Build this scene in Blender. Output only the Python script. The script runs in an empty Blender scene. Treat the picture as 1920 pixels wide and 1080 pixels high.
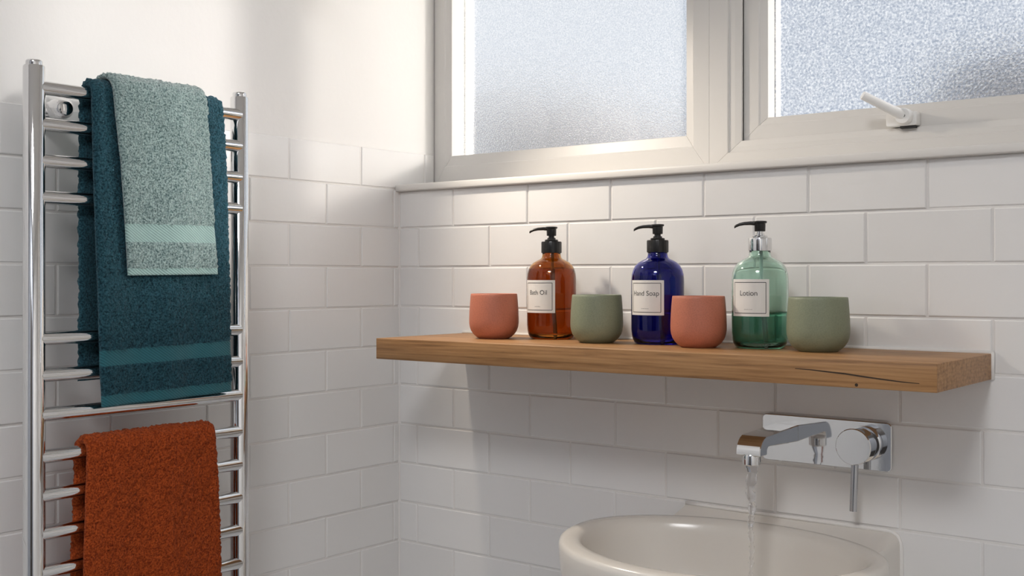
import bpy, math, random
from mathutils import Vector, Matrix, noise
random.seed(7)
R = math.radians
scene = bpy.context.scene
col = scene.collection

# ------------------------------------------------------------------ camera
cam_d = bpy.data.cameras.new('camera')
cam = bpy.data.objects.new('camera', cam_d)
col.objects.link(cam)
CAM = Vector((1.33605, -1.4025, 1.25))
cam.location = CAM
cam.rotation_euler = (R(90), 0, 0.6627)
cam_d.sensor_width = 36.0
cam_d.lens = 2139.28 / 1920 * 36.0
cam_d.shift_y = -20.13 / 1920
cam_d.clip_start = 0.02
scene.camera = cam

# ------------------------------------------------------------------ light
SUN_STRENGTH = 18.5
SKY_STRENGTH = 0.87
EXPOSURE = 0.0
SUN_DIR = Vector((-0.55, -0.39, -0.152)).normalized()

world = bpy.data.worlds.new('sky')
scene.world = world
world.use_nodes = True
wn = world.node_tree
wn.nodes.clear()
wo = wn.nodes.new('ShaderNodeOutputWorld')
wb = wn.nodes.new('ShaderNodeBackground')
wb.inputs['Color'].default_value = (0.86, 0.92, 1.0, 1)
wb.inputs['Strength'].default_value = SKY_STRENGTH
wn.links.new(wb.outputs[0], wo.inputs[0])

sun_d = bpy.data.lights.new('sun', 'SUN')
sun_d.energy = SUN_STRENGTH
sun_d.angle = R(5.0)
sun_d.color = (1.0, 0.92, 0.82)
sun = bpy.data.objects.new('sun', sun_d)
sun.rotation_euler = SUN_DIR.to_track_quat('-Z', 'Y').to_euler()
sun.location = (3, 3, 3)
col.objects.link(sun)

CEIL_FILL_POWER, ADDED_SPOT_POWER = 20.0, 14.5      # lamps added for fill and shelf light, built further down

vs = scene.view_settings
vs.view_transform = 'Standard'
vs.look = 'None'
vs.gamma = 1.0
vs.use_curve_mapping = False
vs.exposure = EXPOSURE
cy = scene.cycles
cy.use_denoising = True
cy.max_bounces = 14
cy.diffuse_bounces = 7
cy.glossy_bounces = 6
cy.transmission_bounces = 12
cy.transparent_max_bounces = 12
cy.blur_glossy = 1.0

# ------------------------------------------------------------------ materials
def mat(name):
    m = bpy.data.materials.new(name)
    m.use_nodes = True
    nt = m.node_tree
    b = nt.nodes['Principled BSDF']
    return m, nt, b

def setp(b, **k):
    for n, v in k.items():
        n = n.replace('_', ' ')
        if isinstance(v, tuple):
            v = (*v, 1) if len(v) == 3 else v
        b.inputs[n].default_value = v

def noise_node(nt, scale, detail=2, rough=0.5, coord='Object', stretch=None):
    tc = nt.nodes.new('ShaderNodeTexCoord')
    n = nt.nodes.new('ShaderNodeTexNoise')
    n.inputs['Scale'].default_value = scale
    n.inputs['Detail'].default_value = detail
    n.inputs['Roughness'].default_value = rough
    src = tc.outputs[coord]
    if stretch:
        mp = nt.nodes.new('ShaderNodeMapping')
        mp.inputs['Scale'].default_value = stretch
        nt.links.new(src, mp.inputs[0])
        src = mp.outputs[0]
    nt.links.new(src, n.inputs['Vector'])
    return n

def bump(nt, b, src, strength, dist, prev=None):
    bp = nt.nodes.new('ShaderNodeBump')
    bp.inputs['Strength'].default_value = strength
    bp.inputs['Distance'].default_value = dist
    nt.links.new(src, bp.inputs['Height'])
    if prev is not None:
        nt.links.new(prev.outputs[0], bp.inputs['Normal'])
    nt.links.new(bp.outputs[0], b.inputs['Normal'])
    return bp

def ramp(nt, src, stops):
    r = nt.nodes.new('ShaderNodeValToRGB')
    e = r.color_ramp.elements
    while len(e) < len(stops):
        e.new(0.5)
    for i, (p, c) in enumerate(stops):
        e[i].position = p
        e[i].color = (*c, 1)
    nt.links.new(src, r.inputs[0])
    return r

M = {}
def simple(name, color, rough=0.5, metal=0.0, **k):
    m, nt, b = mat(name)
    setp(b, Base_Color=color, Roughness=rough, Metallic=metal, **k)
    M[name] = m
    return m, nt, b

# glazed tile: handmade, slightly wavy, every tile a shade of its own
m, nt, b = simple('tile', (0.8, 0.775, 0.745), 0.22)
oi = nt.nodes.new('ShaderNodeObjectInfo')
rp = ramp(nt, oi.outputs['Random'], [(0.0, (0.80, 0.79, 0.775)), (1.0, (0.845, 0.837, 0.825))])
nt.links.new(rp.outputs[0], b.inputs['Base Color'])
n1 = noise_node(nt, 16, 2)
bp1 = bump(nt, b, n1.outputs[0], 0.22, 0.004)
n2 = noise_node(nt, 140, 3)
bump(nt, b, n2.outputs[0], 0.10, 0.0008, bp1)
simple('grout', (0.80, 0.78, 0.755), 0.85)
m, nt, b = simple('plaster', (0.82, 0.805, 0.785), 0.55)
n1 = noise_node(nt, 55, 4, 0.6)
bump(nt, b, n1.outputs[0], 0.18, 0.002)
simple('paint', (0.80, 0.78, 0.75), 0.7)
simple('paint_grey', (0.36, 0.38, 0.42), 0.7)
simple('sealant', (0.84, 0.82, 0.79), 0.45)
simple('floor_vinyl', (0.62, 0.62, 0.63), 0.5)
simple('reflection_door_paint', (0.045, 0.04, 0.038), 0.4)
m, nt, b = simple('upvc', (0.73, 0.71, 0.68), 0.35)
simple('upvc_bright', (0.86, 0.85, 0.83), 0.35)
simple('gasket', (0.06, 0.055, 0.05), 0.6)
simple('gap_dark', (0.03, 0.03, 0.03), 0.7)
m, nt, b = simple('chrome', (0.80, 0.80, 0.80), 0.05, 1.0)
n1 = noise_node(nt, 60, 2)
bump(nt, b, n1.outputs[0], 0.02, 0.001)
simple('steel', (0.55, 0.56, 0.58), 0.22, 1.0)
simple('black_plastic', (0.012, 0.011, 0.010), 0.28)
simple('paper', (0.80, 0.775, 0.73), 0.6)
simple('ink', (0.03, 0.03, 0.03), 0.6)
simple('clear_plastic', (0.72, 0.78, 0.76), 0.3)
m, nt, b = simple('ceramic', (0.76, 0.725, 0.67), 0.2)
for nm, c in (('terracotta', (0.52, 0.175, 0.105)), ('sage', (0.235, 0.262, 0.175))):
    m, nt, b = simple(nm, c, 0.5)
    n1 = noise_node(nt, 700, 2)
    rp = ramp(nt, n1.outputs[0], [(0.30, tuple(x * 0.86 for x in c)), (0.55, c), (0.8, tuple(min(1, x * 1.06) for x in c))])
    nt.links.new(rp.outputs[0], b.inputs['Base Color'])
    n2 = noise_node(nt, 350, 2)
    bump(nt, b, n2.outputs[0], 0.12, 0.0006)

def glass(name, c, rough=0.0, ior=1.47):
    m, nt, b = simple(name, c, rough, 0.0, Transmission_Weight=1.0, IOR=ior)
glass('amber_glass', (0.56, 0.25, 0.042))
glass('cobalt_glass', (0.03, 0.035, 0.38))
glass('green_glass', (0.70, 0.88, 0.80))
glass('bath_oil', (0.84, 0.54, 0.25), 0, 1.42)
glass('hand_soap', (0.40, 0.38, 0.93), 0, 1.40)
glass('lotion', (0.22, 0.52, 0.42), 0.02, 1.40)
glass('water', (0.97, 0.98, 1.0), 0.0, 1.33)

def terry(name, c_lo, c_hi, sheen):
    m, nt, b = simple(name, c_hi, 0.95, 0.0, Sheen_Weight=sheen, Sheen_Roughness=0.45)
    n1 = noise_node(nt, 430, 2, 0.6)
    rp = ramp(nt, n1.outputs[0], [(0.32, c_lo), (0.66, c_hi)])
    nt.links.new(rp.outputs[0], b.inputs['Base Color'])
    bump(nt, b, n1.outputs[0], 0.9, 0.003)
    b.inputs['Specular IOR Level'].default_value = 0.15
    b.inputs['Sheen Tint'].default_value = (*[min(1, x * 2 + 0.25) for x in c_hi], 1)
def woven(name, c, sheen):
    m, nt, b = simple(name, c, 0.85, 0.0, Sheen_Weight=sheen)
    tc = nt.nodes.new('ShaderNodeTexCoord')
    mp = nt.nodes.new('ShaderNodeMapping')
    mp.inputs['Rotation'].default_value = (R(35), 0, 0)
    w = nt.nodes.new('ShaderNodeTexWave')
    w.bands_direction = 'Z'
    w.inputs['Scale'].default_value = 110
    nt.links.new(tc.outputs['Object'], mp.inputs[0])
    nt.links.new(mp.outputs[0], w.inputs['Vector'])
    rp = ramp(nt, w.outputs[0], [(0.2, tuple(x * 0.7 for x in c)), (0.7, c)])
    nt.links.new(rp.outputs[0], b.inputs['Base Color'])
    bump(nt, b, w.outputs[0], 0.5, 0.001)
    b.inputs['Specular IOR Level'].default_value = 0.2
terry('terry_teal_shaded', (0.002, 0.016, 0.025), (0.030, 0.098, 0.128), 0.3)  # bath towel: the shaded look of the teal is put into its colour
woven('woven_teal_shaded', (0.028, 0.14, 0.17), 0.2)
terry('terry_teal_sunlit', (0.05, 0.105, 0.105), (0.40, 0.52, 0.50), 0.5)  # hand towel: same teal, with sunlight painted into the base colour
woven('woven_teal_sunlit', (0.36, 0.53, 0.50), 0.3)
terry('terry_rust', (0.17, 0.022, 0.004), (0.48, 0.088, 0.018), 0.12)

# oak: rings round an axis along the board, streaked along it
m, nt, b = simple('oak', (0.35, 0.19, 0.085), 0.48)
tc = nt.nodes.new('ShaderNodeTexCoord')
mp = nt.nodes.new('ShaderNodeMapping')
mp.inputs['Scale'].default_value = (4.0, 110, 110)
nt.links.new(tc.outputs['Object'], mp.inputs[0])
na = nt.nodes.new('ShaderNodeTexNoise')
na.inputs['Scale'].default_value = 1.6
na.inputs['Detail'].default_value = 6
na.inputs['Roughness'].default_value = 0.65
nt.links.new(mp.outputs[0], na.inputs['Vector'])
mp2 = nt.nodes.new('ShaderNodeMapping')
mp2.inputs['Scale'].default_value = (0.9, 14, 14)
mp2.inputs['Location'].default_value = (0, 1.1, 0.6)
nt.links.new(tc.outputs['Object'], mp2.inputs[0])
wv = nt.nodes.new('ShaderNodeTexWave')
wv.wave_type = 'RINGS'
wv.rings_direction = 'X'
wv.inputs['Scale'].default_value = 5.0
wv.inputs['Distortion'].default_value = 5.0
wv.inputs['Detail'].default_value = 3
nt.links.new(mp2.outputs[0], wv.inputs['Vector'])
r1 = ramp(nt, na.outputs[0], [(0.28, (0.18, 0.085, 0.030)), (0.47, (0.37, 0.19, 0.074)), (0.72, (0.49, 0.275, 0.12))])
r2 = ramp(nt, wv.outputs[0], [(0.0, (0.62, 0.58, 0.54)), (0.6, (1, 1, 1))])
mx = nt.nodes.new('ShaderNodeMix')
mx.data_type = 'RGBA'
mx.blend_type = 'MULTIPLY'
mx.inputs[0].default_value = 0.32
nt.links.new(r1.outputs[0], mx.inputs[6])
nt.links.new(r2.outputs[0], mx.inputs[7])
nt.links.new(mx.outputs[2], b.inputs['Base Color'])
bump(nt, b, na.outputs[0], 0.25, 0.0012)

# obscured glass: part clear, part scattering, with a fine stippled face
def frosted(name, scale, lo, clear):
    m = bpy.data.materials.new(name)
    m.use_nodes = True
    nt = m.node_tree
    nt.nodes.clear()
    out = nt.nodes.new('ShaderNodeOutputMaterial')
    n1 = noise_node(nt, scale, 2.5, 0.6)
    rp = ramp(nt, n1.outputs[0], [(0.36, lo), (0.60, (1, 1, 1))])
    bpn = nt.nodes.new('ShaderNodeBump')
    bpn.inputs['Strength'].default_value = 0.8
    bpn.inputs['Distance'].default_value = 0.002
    nt.links.new(n1.outputs[0], bpn.inputs['Height'])
    tr = nt.nodes.new('ShaderNodeBsdfTransparent')
    tl = nt.nodes.new('ShaderNodeBsdfTranslucent')
    rf = nt.nodes.new('ShaderNodeBsdfRefraction')
    rf.inputs['Roughness'].default_value = 0.20
    rf.inputs['IOR'].default_value = 1.08
    gl = nt.nodes.new('ShaderNodeBsdfGlossy')
    gl.inputs['Roughness'].default_value = 0.12
    for nd in (tr, tl, rf):
        nt.links.new(rp.outputs[0], nd.inputs['Color'])
    for nd in (rf, gl):
        nt.links.new(bpn.outputs[0], nd.inputs['Normal'])
    def mixs(f, a, c):
        s = nt.nodes.new('ShaderNodeMixShader')
        s.inputs[0].default_value = f
        nt.links.new(a.outputs[0], s.inputs[1])
        nt.links.new(c.outputs[0], s.inputs[2])
        return s
    s = mixs(0.94, tl, rf)
    s = mixs(clear, s, tr)
    s = mixs(0.04, s, gl)
    nt.links.new(s.outputs[0], out.inputs[0])
    M[name] = m
frosted('frosted_fine', 420, (0.84, 0.86, 0.89), 0.25)
frosted('frosted_coarse', 300, (0.62, 0.66, 0.73), 0.36)

m, nt, b = simple('leaves', (0.20, 0.20, 0.215), 0.9)
simple('bark', (0.045, 0.028, 0.018), 0.9)
simple('ground', (0.16, 0.17, 0.14), 0.95)

# ------------------------------------------------------------------ helpers
def tag(o, label=None, cat=None, group=None, kind=None):
    for k, v in (('label', label), ('category', cat), ('group', group), ('kind', kind)):
        if v:
            o[k] = v
    return o

def empty(name, loc=(0, 0, 0), **k):
    o = bpy.data.objects.new(name, None)
    o.location = loc
    o.empty_display_size = 0.05
    col.objects.link(o)
    return tag(o, **k)

def mesh(verts, faces, smooth=False, name='mesh', sharp=None):
    me = bpy.data.meshes.new(name)
    me.from_pydata([tuple(v) for v in verts], [], faces)
    if smooth:
        me.polygons.foreach_set('use_smooth', [True] * len(me.polygons))
        if sharp:
            me.set_sharp_from_angle(angle=R(sharp))
    me.update()
    return me

def obj(name, me, material, parent=None, loc=None):
    """verts are in world space when loc is None: shift them under the parent"""
    o = bpy.data.objects.new(name, me)
    if material and not me.materials:
        me.materials.append(M[material])
    col.objects.link(o)
    if parent is not None:
        o.parent = parent
        base = Vector((0, 0, 0))
        p = parent
        while p is not None:
            base += p.location
            p = p.parent
        o.location = (Vector(loc) if loc is not None else Vector((0, 0, 0))) - base
    elif loc is not None:
        o.location = loc
    return o

def join(*parts):
    V, F = [], []
    for v, f in parts:
        n = len(V)
        V += [tuple(p) for p in v]
        F += [tuple(i + n for i in q) for q in f]
    return V, F

def box(x0, x1, y0, y1, z0, z1):
    v = [(x0, y0, z0), (x1, y0, z0), (x1, y1, z0), (x0, y1, z0), (x0, y0, z1), (x1, y0, z1), (x1, y1, z1), (x0, y1, z1)]
    f = [(0, 3, 2, 1), (4, 5, 6, 7), (0, 1, 5, 4), (1, 2, 6, 5), (2, 3, 7, 6), (3, 0, 4, 7)]
    return v, f

def bevel(me, width, seg=2, angle=30):
    import bmesh
    bm = bmesh.new()
    bm.from_mesh(me)
    es = [e for e in bm.edges if len(e.link_faces) == 2 and e.calc_face_angle(0) > R(angle)]
    bmesh.ops.bevel(bm, geom=es, offset=width, segments=seg, affect='EDGES', profile=0.5, clamp_overlap=True)
    for f in bm.faces:
        f.smooth = True
    bm.to_mesh(me)
    bm.free()
    me.set_sharp_from_angle(angle=R(50))
    return me

def lathe(profile, n=48, c=(0, 0, 0), axis='z', closed=False):
    """profile (r, h); r==0 makes a pole"""
    V, F, rows = [], [], []
    for r, h in profile:
        if r < 1e-7:
            rows.append([len(V)])
            V.append((0, 0, h))
        else:
            rows.append(list(range(len(V), len(V) + n)))
            V += [(r * math.cos(2 * math.pi * i / n), r * math.sin(2 * math.pi * i / n), h) for i in range(n)]
    seq = list(zip(rows, rows[1:]))
    if closed:
        seq.append((rows[-1], rows[0]))
    for a, b_ in seq:
        for i in range(n):
            j = (i + 1) % n
            if len(a) == 1 and len(b_) == 1:
                continue
            if len(a) == 1:
                F.append((a[0], b_[j], b_[i]))
            elif len(b_) == 1:
                F.append((a[i], a[j], b_[0]))
            else:
                F.append((a[i], a[j], b_[j], b_[i]))
    if axis == 'x':
        V = [(h, x, y) for x, y, h in V]
    elif axis == '-y':
        V = [(x, -h, y) for x, y, h in V]
    return [(v[0] + c[0], v[1] + c[1], v[2] + c[2]) for v in V], F

def tube(pts, rad, n=16, caps=True):
    pts = [Vector(p) for p in pts]
    rads = rad if isinstance(rad, (list, tuple)) else [rad] * len(pts)
    V, F = [], []
    ref = None
    for i, p in enumerate(pts):
        t = (pts[min(i + 1, len(pts) - 1)] - pts[max(i - 1, 0)]).normalized()
        if ref is None:
            ref = t.orthogonal().normalized()
        ref = (ref - t * ref.dot(t)).normalized()
        bi = t.cross(ref)
        for k in range(n):
            a = 2 * math.pi * k / n
            V.append(p + (ref * math.cos(a) + bi * math.sin(a)) * rads[i])
    for i in range(len(pts) - 1):
        for k in range(n):
            j = (k + 1) % n
            F.append((i * n + k, i * n + j, (i + 1) * n + j, (i + 1) * n + k))
    if caps:
        F.append(tuple(reversed(range(n))))
        F.append(tuple(range((len(pts) - 1) * n, len(pts) * n)))
    return V, F

def prism(outline, d0, d1, axis):
    """outline 2-D polygon; extruded along axis: 'y' -> (u, d, v), 'x' -> (d, u, v)"""
    n = len(outline)
    mk = (lambda u, v, d: (u, d, v)) if axis == 'y' else (lambda u, v, d: (d, u, v))
    V = [mk(u, v, d0) for u, v in outline] + [mk(u, v, d1) for u, v in outline]
    F = [tuple(range(n)), tuple(reversed(range(n, 2 * n)))]
    F += [(i, i + n, (i + 1) % n + n, (i + 1) % n) for i in range(n)]
    return V, F

def fixnormals(me):
    import bmesh
    bm = bmesh.new()
    bm.from_mesh(me)
    bmesh.ops.recalc_face_normals(bm, faces=bm.faces)
    bm.to_mesh(me)
    bm.free()
    return me

def rrect(x0, x1, z0, z1, r, n=5, corners='1111'):
    P = []
    for k, (cx, cz, a0) in enumerate(((x0 + r, z0 + r, 180), (x1 - r, z0 + r, 270), (x1 - r, z1 - r, 0), (x0 + r, z1 - r, 90))):
        if corners[k] == '1':
            for i in range(n + 1):
                a = R(a0 + 90 * i / n)
                P.append((cx + r * math.cos(a), cz + r * math.sin(a)))
        else:
            P.append(((x0, z0), (x1, z0), (x1, z1), (x0, z1))[k])
    return P

# ------------------------------------------------------------------ the room
ROOM_X, ROOM_Y, ROOM_Z = 2.05, -2.25, 2.42
WIN_Y = 0.0893                       # front face of the window frame
LEDGE_T, LEDGE_B = 1.4055, 1.3940
ROW0, PITCH = 1.266875, 0.0657
WIN_X1, WIN_TOP = 1.30, 2.06

def struct(name, vf, material, **k):
    o = obj(name, mesh(*vf), material)
    o['kind'] = 'structure'
    return tag(o, **k)

struct('floor', box(-0.2, ROOM_X + 0.1, ROOM_Y - 0.1, 0.25, -0.1, 0), 'floor_vinyl')
struct('ceiling', box(-0.2, ROOM_X + 0.1, ROOM_Y - 0.1, 0.25, ROOM_Z, ROOM_Z + 0.1), 'paint')
wall_left = struct('wall_left', box(-0.2, -0.002, ROOM_Y - 0.1, 0.152, 0, ROOM_Z), 'plaster')
wall_back = struct('wall_back', join(box(-0.002, ROOM_X + 0.1, 0.002, 0.25, 0, LEDGE_B),
                                     box(WIN_X1, ROOM_X + 0.1, WIN_Y - 0.03, 0.25, LEDGE_B, ROOM_Z),
                                     box(-0.002, WIN_X1, WIN_Y - 0.03, 0.25, WIN_TOP, ROOM_Z)), 'plaster')
struct('wall_right', box(ROOM_X, ROOM_X + 0.1, ROOM_Y - 0.1, 0.002, 0, ROOM_Z), 'paint')
struct('wall_front', box(-0.002, ROOM_X, ROOM_Y - 0.1, ROOM_Y, 0, ROOM_Z), 'paint_grey')
refl_door = struct('reflection_door', box(0.75, 1.50, ROOM_Y + 0.001, ROOM_Y + 0.035, 0.005, 2.0), 'reflection_door_paint')  # unseen door, added to give the chrome something dark to reflect
obj('reflection_door_handle', mesh(*tube([(0.83, ROOM_Y + 0.035, 1.0), (0.83, ROOM_Y + 0.075, 1.0), (0.93, ROOM_Y + 0.08, 1.0)], 0.008)), 'chrome', refl_door)

# grout beds, set back from the tile faces
obj('grout', mesh(*box(-0.004, -0.0016, ROOM_Y, 0.0893, 0, 1.4632)), 'grout', wall_left)
obj('grout', mesh(*box(-0.001, ROOM_X, 0.0016, 0.004, 0, LEDGE_B)), 'grout', wall_back)

GAP, CH, TH = 0.0028, 0.0013, 0.006
tile_cache = {}
def tile_mesh(w, h):
    key = (round(w, 4), round(h, 4))
    if key not in tile_cache:
        a, c = w / 2, h / 2
        V = []
        for ins, d in ((0, TH), (0, CH * 0.8), (CH, 0)):
            V += [(-a + ins, d, -c + ins), (a - ins, d, -c + ins), (a - ins, d, c - ins), (-a + ins, d, c - ins)]
        F = [(8, 9, 10, 11)]
        for k in (0, 4):
            for i in range(4):
                j = (i + 1) % 4
                F.append((k + i, k + j, k + 4 + j, k + 4 + i))
        me = mesh(V, F, name='tile')
        me.materials.append(M['tile'])
        tile_cache[key] = me
    return tile_cache[key]

def make_tile(parent, u0, u1, z0, z1, side):
    w, h = u1 - u0 - GAP, z1 - z0 - GAP
    if w < 0.004 or h < 0.006:
        return
    o = bpy.data.objects.new('tile', tile_mesh(w, h))
    uc, zc = (u0 + u1) / 2, (z0 + z1) / 2
    pr = random.uniform(-0.0005, 0.0004)
    t1, t2 = random.gauss(0, 0.0032), random.gauss(0, 0.004)
    if side == 'back':
        o.location = (uc, pr, zc)
        o.rotation_euler = (t2, 0, t1)
    else:                        # face towards +x
        o.location = (-pr, uc, zc)
        o.rotation_euler = (t2, 0, R(90) + t1)
    o.parent = parent
    col.objects.link(o)

def row_z(k):
    return ROW0 - k * PITCH

# back wall: vertical joints (upper courses regular, lower courses a little longer)
B0, HT = 0.04365, 0.076125
up_even = [B0 + HT * n for n in range(0, 40, 2)]
up_odd = [B0 + HT * n for n in range(1, 41, 2)]
lo_even = [0.0407, 0.1954, 0.3521, 0.5164, 0.6823, 0.8476]
lo_odd = [0.1206, 0.2759, 0.4317, 0.5984, 0.7643, 0.9450]
lo_even += [0.8476 + 0.1645 * i for i in range(1, 8)]
lo_odd += [0.9450 + 0.163 * i for i in range(1, 8)]
NEAR_X, NEAR_Y, NEAR_K = 1.40, -1.15, 9
far_back, far_left = [], []
def near_far(parent, far, u0, u1, z0, z1, side, near):
    if near:
        make_tile(parent, u0, u1, z0, z1, side)
    else:
        far.append((u0, u1, z0, z1))
for k in range(-2, 20):
    z1, z0 = row_z(k), row_z(k + 1)
    if z0 < 0:
        z0 = 0.002
    if k == -2:
        z1 = LEDGE_B + 0.001
    odd = (k % 2 == 0)
    js = (up_odd if odd else up_even) if k <= 1 else (lo_even if odd else lo_odd)
    xs = [0.0005] + [x for x in js if x < ROOM_X] + [ROOM_X]
    for a, c in zip(xs, xs[1:]):
        near_far(wall_back, far_back, a, c, z0, z1, 'back', a < NEAR_X and k < NEAR_K)
L0 = 0.0134
for k in range(-3, 20):
    z1, z0 = row_z(k), row_z(k + 1)
    if z0 < 0:
        z0 = 0.002
    first = 1 if k % 2 else 0
    ys = [-(L0 + HT * n) for n in range(first - 2, 40, 2)]
    end = WIN_Y - 0.001 if k == -3 else 0.0005
    ys = [end] + [y for y in ys if ROOM_Y < y < end - 0.004] + [ROOM_Y]
    for a, c in zip(ys, ys[1:]):
        near_far(wall_left, far_left, c, a, z0, z1, 'left', a > NEAR_Y and k < NEAR_K)
def far_tiles(lst, side, parent):
    parts = []
    for u0, u1, z0, z1 in lst:
        g = GAP / 2
        if z1 - z0 < 0.008 or u1 - u0 < 0.006:
            continue
        parts.append(box(u0 + g, u1 - g, 0, TH, z0 + g, z1 - g) if side == 'back' else box(-TH, 0, u0 + g, u1 - g, z0 + g, z1 - g))
    o = obj('tile_field', mesh(*join(*parts)), 'tile', parent)
    o['kind'] = 'stuff'
far_tiles(far_back, 'back', wall_back)
far_tiles(far_left, 'left', wall_left)

# sealed inside corner
obj('corner_joint', mesh(*prism([(-0.001, 0.001), (0.0024, 0.001), (0.0, -0.0006), (-0.001, -0.0024)][::-1], 0, 1, 'x') if False else
    ([(-0.001, 0.002, 0.0), (0.0026, 0.002, 0.0), (0.0008, -0.0008, 0.0), (-0.001, -0.0026, 0.0),
      (-0.001, 0.002, LEDGE_B), (0.0026, 0.002, LEDGE_B), (0.0008, -0.0008, LEDGE_B), (-0.001, -0.0026, LEDGE_B)],
     [(0, 1, 2, 3), (7, 6, 5, 4), (0, 4, 5, 1), (1, 5, 6, 2), (2, 6, 7, 3), (3, 7, 4, 0)])), 'grout', wall_back)

# ledge that caps the tiled wall under the window
led = mesh(*box(-0.0005, ROOM_X, -0.0105, WIN_Y + 0.02, LEDGE_B, LEDGE_T))
bevel(led, 0.0022, 2)
trim = obj('trim_1', led, 'upvc')
trim['kind'] = 'structure'

# ------------------------------------------------------------------ window
def ring(parent, x0, x1, z0, z1, wl, wr, wb, wt, prof, material, rail, stile):
    """four mitred members; prof = closed list of (u, y), u = 0 outside .. 1 inside"""
    n = len(prof)
    def corner(cx, cz, u, y):
        return (x0 + wl * u if cx == 0 else x1 - wr * u, y, z0 + wb * u if cz == 0 else z1 - wt * u)
    for nm, a, c in ((rail, (0, 0), (1, 0)), (stile, (1, 0), (1, 1)), (rail, (1, 1), (0, 1)), (stile, (0, 1), (0, 0))):
        V = [corner(*a, u, y) for u, y in prof] + [corner(*c, u, y) for u, y in prof]
        F = [tuple(range(n)), tuple(reversed(range(n, 2 * n)))]
        F += [(i, i + n, (i + 1) % n + n, (i + 1) % n) for i in range(n)]
        me = fixnormals(mesh(V, F))
        bevel(me, 0.0006, 1)
        me.set_sharp_from_angle(angle=R(3))
        obj(nm, me, material, parent)

w1 = empty('window_1', (0.27, WIN_Y, LEDGE_T), kind='structure', label='fixed window with fine frosted glass beside the left wall')
ring(w1, 0.0, 0.5375, LEDGE_T, WIN_TOP, 0.0358, 0.0405, 0.0548, 0.05,
     [(0, WIN_Y), (0.66, WIN_Y), (0.68, WIN_Y + 0.0015), (1.0, WIN_Y + 0.0045), (1.0, 0.1265), (0.96, 0.1265), (0.96, 0.131), (1.0, 0.131), (1.0, 0.150), (0, 0.150)],
     'upvc', 'frame_rail', 'frame_stile')
obj('pane', mesh(*box(0.0345, 0.4985, 0.1268, 0.1306, 1.459, WIN_TOP - 0.049)), 'frosted_fine', w1)
w2 = empty('window_2', (0.95, WIN_Y, LEDGE_T), kind='structure', label='opening window with coarse frosted glass and white latch handle')
ring(w2, 0.5375, WIN_X1, LEDGE_T, WIN_TOP, 0.0497, 0.045, 0.0408, 0.05,
     [(0, WIN_Y), (0.60, WIN_Y), (0.62, WIN_Y + 0.0030), (0.80, WIN_Y + 0.0030), (1.0, WIN_Y + 0.0045), (1.0, 0.109), (0.72, 0.109), (0.72, 0.150), (0, 0.150)],
     'upvc', 'frame_rail', 'frame_stile')
SX0, SZ0 = 0.5790, 1.4395
ring(w2, SX0, WIN_X1 - 0.040, SZ0, WIN_TOP - 0.044, 0.0440, 0.044, 0.0383, 0.04,
     [(0, 0.1005), (0.72, 0.1005), (0.74, 0.1020), (1.0, 0.1045), (1.0, 0.1260), (0.96, 0.1260), (0.96, 0.131), (1.0, 0.131), (1.0, 0.146), (0, 0.146)],
     'upvc', 'sash_rail', 'sash_stile')
obj('gasket', mesh(*join(box(0.5850, 0.5872, 0.0975, 0.1012, 1.444, 2.01))), 'gasket', w2)
obj('pane', mesh(*box(SX0 + 0.0425, WIN_X1 - 0.0825, 0.1263, 0.1306, SZ0 + 0.037, WIN_TOP - 0.083)), 'frosted_coarse', w2)

# latch on the bottom rail of the sash: base, arm, screw
hb = mesh(*prism(rrect(0.8005, 0.8405, 1.4475, 1.4655, 0.003), 0.1005, 0.083, 'y'))
fixnormals(hb); bevel(hb, 0.0012, 2)
base = obj('latch_base', hb, 'upvc_bright', w2)
hub = fixnormals(mesh(*lathe([(0, 0), (0.0105, 0), (0.0105, 0.010), (0.0095, 0.0115), (0, 0.0115)], 24, (0.826, 0.0835, 1.4590), '-y'), smooth=True, sharp=40))
obj('latch_hub', hub, 'upvc_bright', base)
A, Bp = Vector((0.826, 0.0775, 1.4595)), Vector((0.7855, 0.040, 1.4855))
arm = mesh(*tube([A, A.lerp(Bp, .1), A.lerp(Bp, .35), A.lerp(Bp, .97), Bp], [0.0070, 0.0068, 0.0060, 0.0056, 0.0053], 20), smooth=True, sharp=40)
obj('latch_arm', arm, 'upvc_bright', base)
obj('latch_screw', fixnormals(mesh(*lathe([(0.0014, 0), (0.0022, 0), (0.0022, 0.0008), (0.0014, 0.0008)], 16, (0.8275, 0.0718, 1.4592), '-y', closed=True))), 'gasket', base)
obj('latch_keep', mesh(*box(0.818, 0.838, 0.086, 0.099, 1.4445, 1.4478)), 'gap_dark', base)

# ------------------------------------------------------------------ floating shelf
SH_T, SH_B, SH_X0, SH_X1, SH_Y = 1.1604, 1.1300, 0.1440, 0.9562, -0.2005
sm = mesh(*box(SH_X0, SH_X1, SH_Y, -0.0008, SH_B, SH_T))
bevel(sm, 0.0008, 2)
shelf = empty('floating_shelf', (0.55, -0.1, SH_B), label='long solid oak shelf fixed to the tiled wall below the window', cat='shelf')
obj('board', sm, 'oak', shelf, None)
crk = [(0.800, 1.1478), (0.818, 1.1474), (0.836, 1.1462), (0.858, 1.1450), (0.875, 1.1432), (0.898, 1.1412), (0.920, 1.1395), (0.938, 1.1388)]
V, F = [], []
for i, (cx_, cz_) in enumerate(crk):
    w_ = 0.00035 + 0.0005 * math.sin(math.pi * i / (len(crk) - 1))
    V += [(cx_, SH_Y - 0.0002, cz_ - w_), (cx_, SH_Y - 0.0002, cz_ + w_), (cx_, SH_Y + 0.0015, cz_)]
for i in range(len(crk) - 1):
    a = 3 * i
    F += [(a, a + 3, a + 4, a + 1), (a + 1, a + 4, a + 5, a + 2), (a + 2, a + 5, a + 3, a)]
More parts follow.
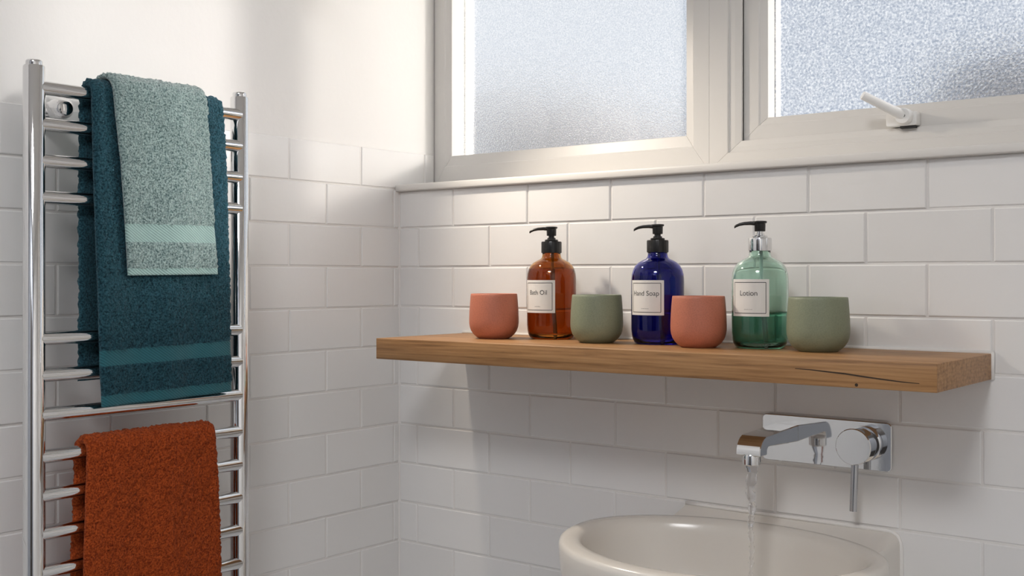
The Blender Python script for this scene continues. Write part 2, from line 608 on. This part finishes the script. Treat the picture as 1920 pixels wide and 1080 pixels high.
F += [(0, 1, 2), (len(V) - 1, len(V) - 2, len(V) - 3)]
obj('crack', fixnormals(mesh(V, F)), 'bark', shelf)
obj('knot', fixnormals(mesh(*lathe([(0, 0), (0.0022, 0), (0.0017, 0.0003), (0, 0.0004)], 14, (0.8705, SH_Y + 0.0002, 1.1335), '-y'))), 'bark', shelf)
seal = join(tube([(SH_X0 - 0.002, -0.0012, SH_T + 0.0008), (SH_X1 + 0.002, -0.0012, SH_T + 0.0008)], 0.0026, 8),
            tube([(SH_X1 + 0.0008, -0.0012, SH_B), (SH_X1 + 0.0008, -0.0012, SH_T + 0.0015)], 0.0026, 8))
obj('sealant', mesh(*seal, smooth=True), 'sealant', shelf)

# ------------------------------------------------------------------ cups
def make_cup(name, x, y, material, rmax, label):
    s = rmax / 0.0362
    pr = [(0, 0.0012), (0.0185, 0.0012), (0.0195, 0), (0.0215, 0), (0.0232, 0.0010), (0.0268, 0.0034), (0.0305, 0.0072), (0.0335, 0.0118),
          (0.0353, 0.0170), (0.0361, 0.0225), (0.0362, 0.028), (0.0358, 0.040), (0.0350, 0.052), (0.0342, 0.0620), (0.0338, 0.0650), (0.0333, 0.0657),
          (0.0322, 0.0657), (0.0316, 0.0650), (0.0316, 0.060), (0.0325, 0.045), (0.0330, 0.030), (0.0322, 0.020), (0.0290, 0.0105), (0.0220, 0.0055), (0, 0.0045)]
    pr = [(r * s, z) for r, z in pr]
    o = obj(name, fixnormals(mesh(*lathe(pr, 72), smooth=True)), material, None, (x, y, SH_T))
    tag(o, label, 'cup', 'handleless stoneware cups on the oak shelf')
make_cup('cup', 0.2860, -0.1000, 'terracotta', 0.0364, 'terracotta stoneware cup at the left end of the shelf, beside the amber bottle')
make_cup('cup', 0.4640, -0.0960, 'sage', 0.0362, 'sage green stoneware cup between the amber and the blue bottle')
make_cup('cup', 0.6250, -0.1030, 'terracotta', 0.0357, 'terracotta stoneware cup between the blue and the green bottle')
make_cup('cup', 0.7790, -0.0870, 'sage', 0.0374, 'sage green stoneware cup at the right end of the shelf, beside the green bottle')

# ------------------------------------------------------------------ bottles
def bend(v, rad, ang0, zc):
    """label plane (u, w, depth) -> wrapped on a cylinder"""
    a = ang0 + v[0] / rad
    r = rad + v[2]
    return (r * math.cos(a), r * math.sin(a), zc + v[1])

def text_mesh(body, size):
    cu = bpy.data.curves.new('lettering', 'FONT')
    cu.body = body
    cu.size = size
    cu.align_x = 'CENTER'
    cu.align_y = 'CENTER'
    ob = bpy.data.objects.new('lettering', cu)
    col.objects.link(ob)
    dg = bpy.context.evaluated_depsgraph_get()
    me = bpy.data.meshes.new_from_object(ob.evaluated_get(dg))
    bpy.data.objects.remove(ob)
    bpy.data.curves.remove(cu)
    return me

def make_bottle(name, x, y, s, glass_m, liquid_m, level, words, cap_m, label, lab_h, spout_ang, seed):
    root = empty(name, (x, y, SH_T), label=label, cat='bottle', group='pump bottles on the oak shelf')
    def P(n, me, mt, parent=None):
        o = bpy.data.objects.new(n, me)
        me.materials.append(M[mt])
        col.objects.link(o)
        o.parent = parent or root
        return o
    Rb = 0.0360 * s
    outer = [(0, 0.0015), (0.020, 0.0012), (0.0255, 0.0), (0.0285, 0.0003), (0.0315, 0.0022), (0.0338, 0.0065), (0.0353, 0.0130), (0.0360, 0.0200),
             (0.0361, 0.040), (0.0361, 0.070), (0.0360, 0.0880), (0.0353, 0.0950), (0.0335, 0.1015), (0.0305, 0.1070), (0.0262, 0.1112), (0.0210, 0.1142),
             (0.0165, 0.1162), (0.0142, 0.1185), (0.0135, 0.1215), (0.0135, 0.1290)]
    inner = [(0.0110, 0.1290), (0.0110, 0.1215), (0.0120, 0.1178), (0.0145, 0.1148), (0.0195, 0.1122), (0.0245, 0.1093), (0.0285, 0.1054), (0.0314, 0.1002),
             (0.0331, 0.0942), (0.0337, 0.0880), (0.0338, 0.0700), (0.0338, 0.0400), (0.0336, 0.0210), (0.0328, 0.0150), (0.0308, 0.0118), (0.0270, 0.0095), (0.020, 0.0086), (0, 0.0088)]
    sc = lambda pr, k=1.0: [(r * s * k, z * s) for r, z in pr]
    gb = P('glass_body', fixnormals(mesh(*lathe(sc(outer + inner), 72), smooth=True)), glass_m)
    liq = [(r, z) for r, z in reversed(inner) if z < level]
    rl = 0.0338
    for (r0, z0), (r1, z1) in zip(list(reversed(inner)), list(reversed(inner))[1:]):
        if z0 <= level <= z1 and z1 > z0:
            rl = r0 + (r1 - r0) * (level - z0) / (z1 - z0)
    pr = [(r + 0.00025 if r > 0 else 0, z - 0.00015) for r, z in liq] + [(rl + 0.00025, level), (rl - 0.0015, level - 0.0006), (0, level - 0.0008)]
    P('liquid', fixnormals(mesh(*lathe(sc(pr), 72), smooth=True, sharp=60)), liquid_m)
    P('dip_tube', mesh(*tube([(0.001, 0.001, 0.122 * s), (0.003, -0.002, 0.06 * s), (0.010, -0.006, 0.008 * s)], 0.0024, 12), smooth=True), 'clear_plastic')
    # collar with fine ribs
    V, F = [], []
    n = 72
    rows = [(0.0128, 0.1248), (0.0146, 0.1250), (0.0149, 0.1262), (0.0149, 0.1402), (0.0143, 0.1416), (0.0085, 0.1418)]
    for q, (r, z) in enumerate(rows):
        for i in range(n):
            rr = r - (0.00045 if (i % 3 == 0 and q in (2, 3)) else 0)
            V.append((rr * s * math.cos(2 * math.pi * i / n), rr * s * math.sin(2 * math.pi * i / n), z * s))
    for q in range(len(rows) - 1):
        for i in range(n):
            j = (i + 1) % n
            F.append((q * n + i, q * n + j, (q + 1) * n + j, (q + 1) * n + i))
    F.append(tuple(range((len(rows) - 1) * n, len(rows) * n)))
    collar = P('collar', mesh(V, F, smooth=True, sharp=35), cap_m)
    P('collar_disc', fixnormals(mesh(*lathe(sc([(0, 0.1412), (0.0095, 0.1412), (0.0098, 0.1420), (0.0098, 0.1438), (0.0090, 0.1446), (0.0062, 0.1448), (0.0060, 0.1470), (0, 0.1470)]), 40), smooth=True, sharp=35)), cap_m, None)
    P('stem', mesh(*tube([(0, 0, 0.1460 * s), (0, 0, 0.1535 * s)], 0.0044 * s, 20), smooth=True, sharp=40), 'black_plastic' if cap_m != 'chrome' else 'chrome')
    # head: barrel, flat thumb plate and drooping nozzle
    head = P('pump_head', fixnormals(mesh(*lathe(sc([(0, 0.1500), (0.0066, 0.1500), (0.0070, 0.1508), (0.0072, 0.1600), (0.0086, 0.1608), (0.0090, 0.1622), (0.0086, 0.1632), (0.0040, 0.1638), (0, 0.1638)]), 36), smooth=True, sharp=40)), 'black_plastic')
    dx, dy = math.cos(spout_ang), math.sin(spout_ang)
    pth = [(0.003, 0.1600, 0.0050, 0.0030), (0.012, 0.1606, 0.0042, 0.0025), (0.020, 0.1602, 0.0036, 0.0022), (0.026, 0.1590, 0.0031, 0.0020), (0.0305, 0.1570, 0.0027, 0.0019), (0.0325, 0.1556, 0.0025, 0.0018)]
    V, F = [], []
    nn = 12
    for d, z, hw, hh in pth:
        for k in range(nn):
            a = 2 * math.pi * k / nn
            wv_, hv = math.cos(a) * hw, math.sin(a) * hh
            V.append((s * (dx * d - dy * wv_), s * (dy * d + dx * wv_), s * (z + hv)))
    for i in range(len(pth) - 1):
        for k in range(nn):
            j = (k + 1) % nn
            F.append((i * nn + k, i * nn + j, (i + 1) * nn + j, (i + 1) * nn + k))
    F += [tuple(reversed(range(nn))), tuple(range((len(pth) - 1) * nn, len(pth) * nn))]
    P('nozzle', fixnormals(mesh(V, F, smooth=True, sharp=60)), 'black_plastic', head)
    # paper label facing straight out from the wall, with frame line and words
    LW, zc, ang = 0.0535 * s, 0.0635 * s + lab_h, R(-88)
    rad = Rb + 0.00035
    nu = 24
    V, F = [], []
    for dpt in (0.0, -0.0003):
        for i in range(nu + 1):
            u = -LW / 2 + LW * i / nu
            for w in (-0.0235 * s, 0.0235 * s):
                V.append(bend((u, w, dpt), rad, ang, zc))
    st = 2 * (nu + 1)
    for i in range(nu):
        a = 2 * i
        F.append((a, a + 2, a + 3, a + 1))
        F.append((st + a + 1, st + a + 3, st + a + 2, st + a))
        F.append((a + 1, a + 3, st + a + 3, st + a + 1))
        F.append((a + 2, a, st + a, st + a + 2))
    F += [(0, 1, st + 1, st), (st + 2 * nu, st + 2 * nu + 1, 2 * nu + 1, 2 * nu)]
    lab = P('paper_label', fixnormals(mesh(V, F, smooth=True, sharp=40)), 'paper')
    lab['label'] = 'cream paper label reading ' + words
    parts = []
    def strip(u0, u1, w0, w1):
        k = max(1, int((u1 - u0) / 0.002))
        V, F = [], []
        for i in range(k + 1):
            u = u0 + (u1 - u0) * i / k
            V += [bend((u, w0, 0.00012), rad, ang, zc), bend((u, w1, 0.00012), rad, ang, zc)]
        for i in range(k):
            F.append((2 * i, 2 * i + 2, 2 * i + 3, 2 * i + 1))
        parts.append((V, F))
    bu, bw, t = LW / 2 - 0.0042, 0.0195 * s, 0.00038
    strip(-bu, bu, bw - t, bw + t); strip(-bu, bu, -bw - t, -bw + t)
    strip(bu - t, bu + t, -bw, bw); strip(-bu - t, -bu + t, -bw, bw)
    P('frame_line', mesh(*join(*parts)), 'ink', lab)
    tm = text_mesh(words, 0.0092)
    for v in tm.vertices:
        v.co = bend((v.co.x, v.co.y + 0.0055, 0.00014), rad, ang, zc)
    tm.materials.clear()
    P('lettering', tm, 'ink', lab)
    # fine print too small to read: a row of minute strokes
    rnd = random.Random(seed)
    parts.clear()
    u = -0.0052
    while u < 0.0052:
        hgt = rnd.uniform(0.0007, 0.0013)
        strip(u, u + 0.00028, -0.0150, -0.0150 + hgt)
        if rnd.random() < 0.6:
            strip(u, u + 0.0008, -0.0150 + hgt * 0.5, -0.0150 + hgt * 0.5 + 0.0002)
        u += rnd.uniform(0.0008, 0.0014)
    P('fine_print', mesh(*join(*parts)), 'ink', lab)
    return root

make_bottle('pump_bottle', 0.3560, -0.0530, 1.0, 'amber_glass', 'bath_oil', 0.1015, 'Bath Oil', 'black_plastic',
            'amber glass bottle labelled Bath Oil with a black pump', -0.0015, R(205), 1)
make_bottle('pump_bottle', 0.5450, -0.0700, 0.985, 'cobalt_glass', 'hand_soap', 0.0930, 'Hand Soap', 'black_plastic',
            'cobalt blue glass bottle labelled Hand Soap with a black pump', 0.0, R(208), 2)
make_bottle('pump_bottle', 0.6935, -0.0680, 0.985, 'green_glass', 'lotion', 0.0470, 'Lotion', 'chrome',
            'clear green glass bottle labelled Lotion with a chrome collar', 0.0015, R(210), 3)

# ------------------------------------------------------------------ heated towel rail
RX, YL, YR, RR = 0.085, -0.7003, -0.4039, 0.0124
rail = empty('towel_rail', (RX, (YL + YR) / 2, 0.42), label='chrome ladder towel rail mounted on the tiled left wall', cat='towel rail')
for yy in (YL, YR):
    up = lathe([(0, 0.42), (RR - 0.001, 0.42), (RR, 0.421), (RR, 1.4940), (RR - 0.0010, 1.4955), (0.0094, 1.4957), (0.0094, 1.4975), (0, 1.4975)], 40, (RX, yy, 0))
    u_o = obj('upright', fixnormals(mesh(*up, smooth=True, sharp=40)), 'chrome', rail)
    cp = lathe([(0, 1.4970), (0.0092, 1.4970), (0.0094, 1.4978), (0.0094, 1.5005), (0.0086, 1.5015), (0, 1.5017)], 32, (RX, yy, 0))
    obj('end_cap', fixnormals(mesh(*cp, smooth=True, sharp=40)), 'chrome', u_o)
BARS = [1.4705, 1.4281, 1.3856, 1.3432, 1.1788, 1.1359, 1.0904, 1.0410, 0.9961, 0.9516, 0.9071, 0.8620, 0.70, 0.657, 0.614, 0.571]
BR = 0.0082
BX = RX + 0.004
for z in BARS:
    obj('bar', mesh(*tube([(BX, YL + 0.004, z), (BX, YR - 0.004, z)], BR, 24), smooth=True, sharp=40), 'chrome', rail)
for yy in (-0.652, -0.437):
    for zz in (1.4530, 0.52):
        br = lathe([(0, 0), (0.0165, 0), (0.0165, 0.004), (0.0115, 0.0055), (0.0115, 0.046), (0.0128, 0.048), (0.0128, 0.062), (0.0118, 0.068), (0.008, 0.0725), (0, 0.0740)], 32, (0.0005, yy, zz), 'x')
        obj('wall_bracket', fixnormals(mesh(*br, smooth=True, sharp=35)), 'chrome', rail)

# ------------------------------------------------------------------ towels
def make_towel(name, zbar, r_in, thick, yl, yr, zf, zb, terry_m, bands, woven_m, label, slope=0.0, seed=0, bulge=0.003, amp=0.0016, shrink=0.004, fold=0.0, wave=3.0, shear=0.0):
    """sheet folded over a bar: outer and inner skins swept along y; bands = [(z0, z1, name)] on the front"""
    root = empty(name, (BX, (yl + yr) / 2, zf), label=label, cat='towel')
    st = 0.0027
    path = []                                   # (x, z, nx, nz, front flag)
    ro = r_in + thick
    nf = int((zbar - zf) / st)
    for i in range(nf):
        t = i / nf
        path.append((0, zf + (zbar - zf) * t, 1, 0, 1))
    na_ = max(10, int(math.pi * ro / st))
    for i in range(na_ + 1):
        a = math.pi * i / na_
        path.append((None, a, math.cos(a), math.sin(a), 0))
    nb = int((zbar - zb) / st)
    for i in range(1, nb + 1):
        path.append((1, zbar + (zb - zbar) * i / nb, -1, 0, -1))
    ny = int((yr - yl) / st)
    rnd = random.Random(seed)
    outer, inner, zz = [], [], []
    zbands = [(z0, z1) for z0, z1, _ in bands]
    for (k, zv, nx, nz, fl) in path:
        ro_row, ri_row = [], []
        for j in range(ny + 1):
            t = j / ny
            y = yl + (yr - yl) * t
            e = min(t, 1 - t) * (yr - yl)
            edge = 1 - max(0.0, 1 - e / 0.007) ** 2          # rounded selvedge
            th = thick * (0.35 + 0.65 * math.sqrt(max(edge, 0)))
            mid = r_in + thick / 2
            for row, off in ((ro_row, th / 2), (ri_row, -th / 2)):
                r = mid + off
                if k is None:
                    x, z = BX + r * math.cos(zv), zbar + r * math.sin(zv)
                    hang = 0.0
                else:
                    hang = (zbar - zv)
                    x, z = BX + (r if k == 0 else -r), zv
                if fl == 1:
                    tt = min(1, hang / 0.05)
                    x += bulge * tt * (0.6 + 0.5 * math.sin(y * 38 + wave)) * (0.4 + 0.6 * math.sin(min(1, hang / 0.4) * math.pi))
                    x += 0.0018 * tt * math.sin(y * 80 + wave * 2 + hang * 6)
                    z += slope * (t - 0.5) * min(1, hang / 0.25) * 1.0
                elif fl == -1:
                    x += 0.003 * min(1, hang / 0.06) * math.sin(y * 50 + wave)
                yy = y + (0.5 - t) * shrink * (1 if k is None else max(0.0, 1 - hang / 0.12)) - fold * (0 if k is None else hang) * (1 - 2 * t) + (shear * hang if fl == 1 else 0)
                # low waviness and loop pile
                nn = noise.noise(Vector((x * 20, y * 30 + seed, z * 16)))
                p = Vector((x + 0.0012 * nn * nx, yy + 0.0007 * noise.noise(Vector((z * 40, seed, t * 3))), z + 0.0012 * nn * nz))
                inband = fl == 1 and any(a <= zv <= b_ for a, b_ in zbands)
                if off > 0 and not inband:
                    d = rnd.uniform(-amp, amp)
                    p += Vector((nx * d, rnd.uniform(-amp, amp) * 0.5, nz * d + rnd.uniform(-amp, amp) * 0.4))
                elif inband and off > 0:
                    p -= Vector((nx * amp * 0.5, 0, 0))
                row.append(p)
        outer.append(ro_row)
        inner.append(ri_row)
        zz.append((zv, fl))
    W = ny + 1
    V = [p for row in outer for p in row] + [p for row in inner for p in row]
    NI = len(outer) * W
    groups = {'terry': []}
    for _, _, nm in bands:
        groups[nm] = []
    for i in range(len(outer) - 1):
        key = 'terry'
        if zz[i][1] == 1:
            for a, b_, nm in bands:
                if a <= zz[i][0] <= b_:
                    key = nm
        g = groups[key]
        for j in range(ny):
            a = i * W + j
            g.append((a, a + 1, a + W + 1, a + W))
            groups['terry'].append((NI + a, NI + a + W, NI + a + W + 1, NI + a + 1))
        for j in (0, ny):
            a = i * W + j
            q = (a, a + W, NI + a + W, NI + a)
            g.append(q if j == 0 else q[::-1])
    for i in (0, len(outer) - 1):
        key = bands[-1][2] if (i == 0 and bands and bands[-1][2] == 'hem') else 'terry'
        for j in range(ny):
            a = i * W + j
            q = (a, NI + a, NI + a + 1, a + 1)
            groups[key].append(q if i == 0 else q[::-1])
    for key, fs in groups.items():
        used = sorted({i for f in fs for i in f})
        mp_ = {u: n for n, u in enumerate(used)}
        me = mesh([V[u] for u in used], [tuple(mp_[i] for i in f) for f in fs], smooth=True)
        obj('terry_cloth' if key == 'terry' else key, me, terry_m if key == 'terry' else woven_m, root)
    return root

make_towel('bath_towel', 1.4705, BR + 0.0008, 0.0095, -0.6390, -0.4440, 1.0960, 1.125, 'terry_teal_shaded',
           [(1.1425, 1.1630, 'woven_band'), (1.0950, 1.1080, 'hem')], 'woven_teal_shaded',
           'teal bath towel coloured as in shade, folded over the top bar under a smaller towel', slope=0.004, seed=3, bulge=0.006, shear=0.035)
make_towel('hand_towel', 1.4705, BR + 0.0128, 0.0080, -0.6130, -0.4810, 1.2530, 1.30, 'terry_teal_sunlit',
           [(1.2935, 1.3130, 'woven_band'), (1.2520, 1.2600, 'hem')], 'woven_teal_sunlit',
           'teal hand towel coloured as in sunlight, laid over the larger teal towel', slope=0.002, seed=11, bulge=0.006, shrink=-0.004, shear=0.075)
make_towel('bath_towel', 1.0410, BR + 0.0008, 0.0110, -0.6450, -0.4570, 0.72, 0.76, 'terry_rust', [], 'terry_rust',
           'rust orange towel folded over a lower bar of the towel rail', seed=21, bulge=0.006, fold=0.03)

# ------------------------------------------------------------------ basin mixer
PX0, PX1, PZ0, PZ1 = 0.6663, 0.8390, 1.0088, 1.0695
tap = empty('basin_mixer', (0.75, 0, PZ0), label='chrome wall-mounted basin mixer with running water, below the oak shelf', cat='tap')
pm = fixnormals(mesh(*prism(rrect(PX0, PX1, PZ0, PZ1, 0.006, 6), -0.0006, -0.0045, 'y')))
bevel(pm, 0.0009, 1)
pm.set_sharp_from_angle(angle=R(20))
obj('back_plate', pm, 'chrome', tap)
# spout: a flat bar whose end bends down to the outlet
SX0_, SX1_ = 0.6840, 0.7167
top = [(-0.0040, 1.0578), (-0.0950, 1.0535)]
for i in range(1, 13):                       # rounded nose
    a = R(2.7 + 85 * i / 12)
    top.append((-0.0950 - 0.0210 * math.sin(a), 1.0322 + 0.0213 * math.cos(a)))
top.append((-0.1160, 1.0300))
bot = [(-0.0960, 1.0300), (-0.0955, 1.0362), (-0.0925, 1.0392), (-0.0880, 1.0398), (-0.0040, 1.0365)]
sp = fixnormals(mesh(*prism(top + bot, SX0_, SX1_, 'x')))
bevel(sp, 0.0010, 1, 40)
sp.set_sharp_from_angle(angle=R(16))
spout = obj('spout', sp, 'chrome', tap)
AX, AY = 0.7003, -0.1063
obj('aerator', fixnormals(mesh(*lathe([(0, 1.0200), (0.0088, 1.0200), (0.0108, 1.0182), (0.0116, 1.0190), (0.0116, 1.0290), (0.0106, 1.0312), (0, 1.0312)], 32, (AX, AY, 0)), smooth=True, sharp=35)), 'chrome', spout)
KX, KZ = 0.8015, 1.0405
knob = obj('lever_body', fixnormals(mesh(*lathe([(0, 0.004), (0.0222, 0.004), (0.0224, 0.0045), (0.0224, 0.0150), (0.0216, 0.0153), (0.0216, 0.0160), (0.0226, 0.0163), (0.0226, 0.0330), (0.0216, 0.0342), (0, 0.0342)], 48, (KX, 0, KZ), '-y'), smooth=True, sharp=35)), 'chrome', tap)
obj('lever', mesh(*tube([(KX - 0.0008, -0.025, KZ - 0.018), (KX - 0.0022, -0.0275, 0.9600)], 0.0045, 24), smooth=True, sharp=40), 'steel', knob)

# water: a thin twisting stream from the outlet into the bowl
V = []
pts, rads = [], []
for i in range(46):
    t = i / 45
    z = 1.0200 - t * 0.150
    pts.append((AX + 0.0014 * math.sin(t * 21) * (1 - t), AY + 0.0010 * math.cos(t * 17), z))
    rads.append(0.0050 * (1 - t) ** 2.2 + 0.0024 + 0.0009 * math.sin(t * 55) + 0.0005 * math.sin(t * 131))
wat = obj('water_stream', mesh(*tube(pts, rads, 16), smooth=True), 'water')
tag(wat, 'thin clear stream of water falling from the spout into the basin', 'water')

# ------------------------------------------------------------------ washbasin
BCX, BCY, RIM = 0.676, -0.142, 0.9250
def basin_ring(ax, yf, yb, z, n=96, sx=0.0):
    P = []
    for i in range(n):
        a = 2 * math.pi * i / n
        cx, sy = math.cos(a), math.sin(a)
        P.append((BCX + sx + ax * cx, BCY + (yb if sy > 0 else yf) * sy, z))
    return P
N = 96
rings = []
for ax, yf, yb, z in ((0.060, 0.050, 0.05, 0.700), (0.110, 0.100, 0.09, 0.705), (0.150, 0.145, 0.115, 0.730), (0.186, 0.170, 0.128, 0.790), (0.198, 0.180, 0.134, 0.850),
                      (0.2035, 0.1850, 0.137, 0.905), (0.2040, 0.1855, 0.1375, 0.917), (0.2025, 0.1840, 0.1365, 0.9225), (0.1985, 0.1795, 0.134, 0.9250), (0.1900, 0.1650, 0.126, 0.9250),
                      (0.1840, 0.1540, 0.119, 0.9230), (0.1795, 0.1475, 0.114, 0.9175), (0.1760, 0.1440, 0.111, 0.905), (0.168, 0.138, 0.105, 0.870), (0.145, 0.125, 0.092, 0.830), (0.105, 0.09, 0.065, 0.800), (0.05, 0.045, 0.035, 0.790)):
    rings.append(basin_ring(ax, yf, yb, z))
V = [p for r_ in rings for p in r_]
F = []
for q in range(len(rings) - 1):
    for i in range(N):
        j = (i + 1) % N
        F.append((q * N + i, q * N + j, (q + 1) * N + j, (q + 1) * N + i))
F.append(tuple(reversed(range(N))))
F.append(tuple(range((len(rings) - 1) * N, len(rings) * N)))
basin = empty('washbasin', (0.70, -0.15, 0.70), label='white ceramic wall-hung washbasin under the running tap', cat='washbasin')
obj('bowl', fixnormals(mesh(V, F, smooth=True)), 'ceramic', basin)
# shoulder between bowl and wall, sloping a little to the rim
SX_A, SX_B, ST = 0.5500, 0.8490, 0.9350
def sh_top(x):
    r_ = 0.014
    return ST - (r_ - math.sqrt(max(0, r_ * r_ - max(0, x - (SX_B - r_)) ** 2)))
NX = 48
V, F = [], []
xs = [SX_A + (SX_B - SX_A) * (1 - (1 - i / NX) ** 1.6) for i in range(NX + 1)]
for x in xs:
    q = max(0.0, 1 - ((x - BCX) / 0.1960) ** 2)
    yr_ = BCY + 0.1320 * math.sqrt(q)
    zt = sh_top(x)
    zr = min(0.9235, zt - 0.004)
    V += [(x, -0.0008, 0.72), (x, -0.0008, zt)]
    for t in (0.18, 0.4, 0.6, 0.8, 1.0):
        V.append((x, -0.0008 + (yr_ + 0.0008) * t, zt + (zr - zt) * (t ** 0.8)))
    V.append((x, yr_, 0.72))
for i in range(NX):
    for k in range(7):
        a = i * 8 + k
        F.append((a, a + 1, a + 9, a + 8))
F += [tuple(range(8)), tuple(reversed(range(NX * 8, NX * 8 + 8)))]
obj('shoulder', fixnormals(mesh(V, F, smooth=True, sharp=40)), 'ceramic', basin)
oc = [(x, sh_top(x)) for x in xs]
obj('drain', fixnormals(mesh(*lathe([(0, 0.7905), (0.020, 0.7905), (0.0215, 0.792), (0.018, 0.7945), (0, 0.7955)], 32, (BCX, BCY - 0.01, 0)), smooth=True, sharp=40)), 'chrome', basin)
cp = [(u, v + 0.001) for u, v in oc[::3]] + [(0.8500, 0.915), (0.8500, 0.72)]
obj('sealant', mesh(*tube([(u, -0.0014, v) for u, v in cp], 0.0028, 8), smooth=True), 'sealant', basin)

# ------------------------------------------------------------------ lamps added out of view to brighten room and shelf
cl = empty('added_fill_lamp', (1.15, -1.80, ROOM_Z), label='round white lamp on the ceiling, added out of view as fill light', cat='lamp')
obj('housing', fixnormals(mesh(*lathe([(0, 0), (0.30, 0), (0.30, -0.03), (0.285, -0.045), (0.275, -0.045), (0.275, -0.012), (0, -0.012)], 48, (1.15, -1.80, ROOM_Z)), smooth=True, sharp=40)), 'upvc', cl)
ld = bpy.data.lights.new('added_fill_bulb', 'AREA')  # unseen fill light, added because daylight left the room dark
ld.shape = 'DISK'
ld.size = 0.54
ld.energy = CEIL_FILL_POWER
ld.color = (0.98, 0.98, 1.0)
lo = bpy.data.objects.new('added_fill_bulb', ld)
lo.location = (0, 0, -0.03)
lo.parent = cl
col.objects.link(lo)
WL = Vector((0.065, -0.27, 1.712))
AIM = Vector((0.58, -0.10, 1.14))
wl = empty('added_spotlight', (0.0, WL.y, WL.z), label='small chrome spotlight added out of view on the left wall to light the shelf', cat='lamp')
obj('wall_plate', fixnormals(mesh(*lathe([(0, 0), (0.03, 0), (0.03, 0.008), (0.026, 0.012), (0.006, 0.013), (0.006, 0.060), (0, 0.060)], 32, (0.0, WL.y, WL.z), 'x'), smooth=True, sharp=40)), 'chrome', wl)
dv = (AIM - WL).normalized()
shade = obj('shade', mesh(*tube([WL - dv * 0.035, WL - dv * 0.030, WL + dv * 0.012], [0.012, 0.022, 0.027], 28, caps=False), smooth=True, sharp=40), 'chrome', wl)
ld = bpy.data.lights.new('added_spot_bulb', 'SPOT')  # unseen spot, added to light cups and bottles from the left
ld.shadow_soft_size = 0.022
ld.spot_size = R(96)
ld.spot_blend = 1.0
ld.energy = ADDED_SPOT_POWER
ld.color = (1.0, 0.88, 0.74)
lo = bpy.data.objects.new('added_spot_bulb', ld)
lo.location = WL + dv * 0.014 - wl.location
lo.rotation_euler = dv.to_track_quat('-Z', 'Y').to_euler()
lo.parent = wl
col.objects.link(lo)

# ------------------------------------------------------------------ outside, dim shapes behind the frosted panes
gr = obj('ground', mesh([(-40, 0.6, -0.3), (40, 0.6, -0.3), (40, 60, -0.3), (-40, 60, -0.3)], [(0, 1, 2, 3)]), 'ground')
gr['kind'] = 'structure'
def make_tree(x, y, h, r, seed, label):
    root = empty('garden_tree', (x, y, -0.3), label=label, cat='tree', group='trees outside the window')
    rnd = random.Random(seed)
    import bmesh
    parts = []
    for i in range(9):
        bm = bmesh.new()
        bmesh.ops.create_icosphere(bm, subdivisions=2, radius=1)
        rr = r * rnd.uniform(0.45, 0.75)
        c = Vector((x + rnd.uniform(-.5, .5) * r, y + rnd.uniform(-.5, .5) * r, h - 0.3 - r + rnd.uniform(-0.9, 0.35) * r))
        vv = [c + v.co * rr * (1 + 0.25 * noise.noise(v.co * 2.3 + Vector((seed, i, 0)))) for v in bm.verts]
        ff = [tuple(v.index for v in f.verts) for f in bm.faces]
        bm.free()
        parts.append((vv, ff))
    obj('crown', mesh(*join(*parts), smooth=True), 'leaves', root)
    obj('trunk', mesh(*tube([(x, y, -0.3), (x + 0.03, y, h * 0.3), (x, y, h - r)], [0.13, 0.1, 0.06], 10), smooth=True), 'bark', root)
make_tree(-3.3, 5.1, 3.05, 0.75, 4, 'dim tree behind the left frosted pane, low near its middle')
make_tree(-3.3, 7.0, 2.95, 0.70, 5, 'dim tree behind the left frosted pane, low near the window post')
make_tree(-0.55, 6.1, 3.20, 0.95, 6, 'dim tree behind the right frosted pane, low at its far end')
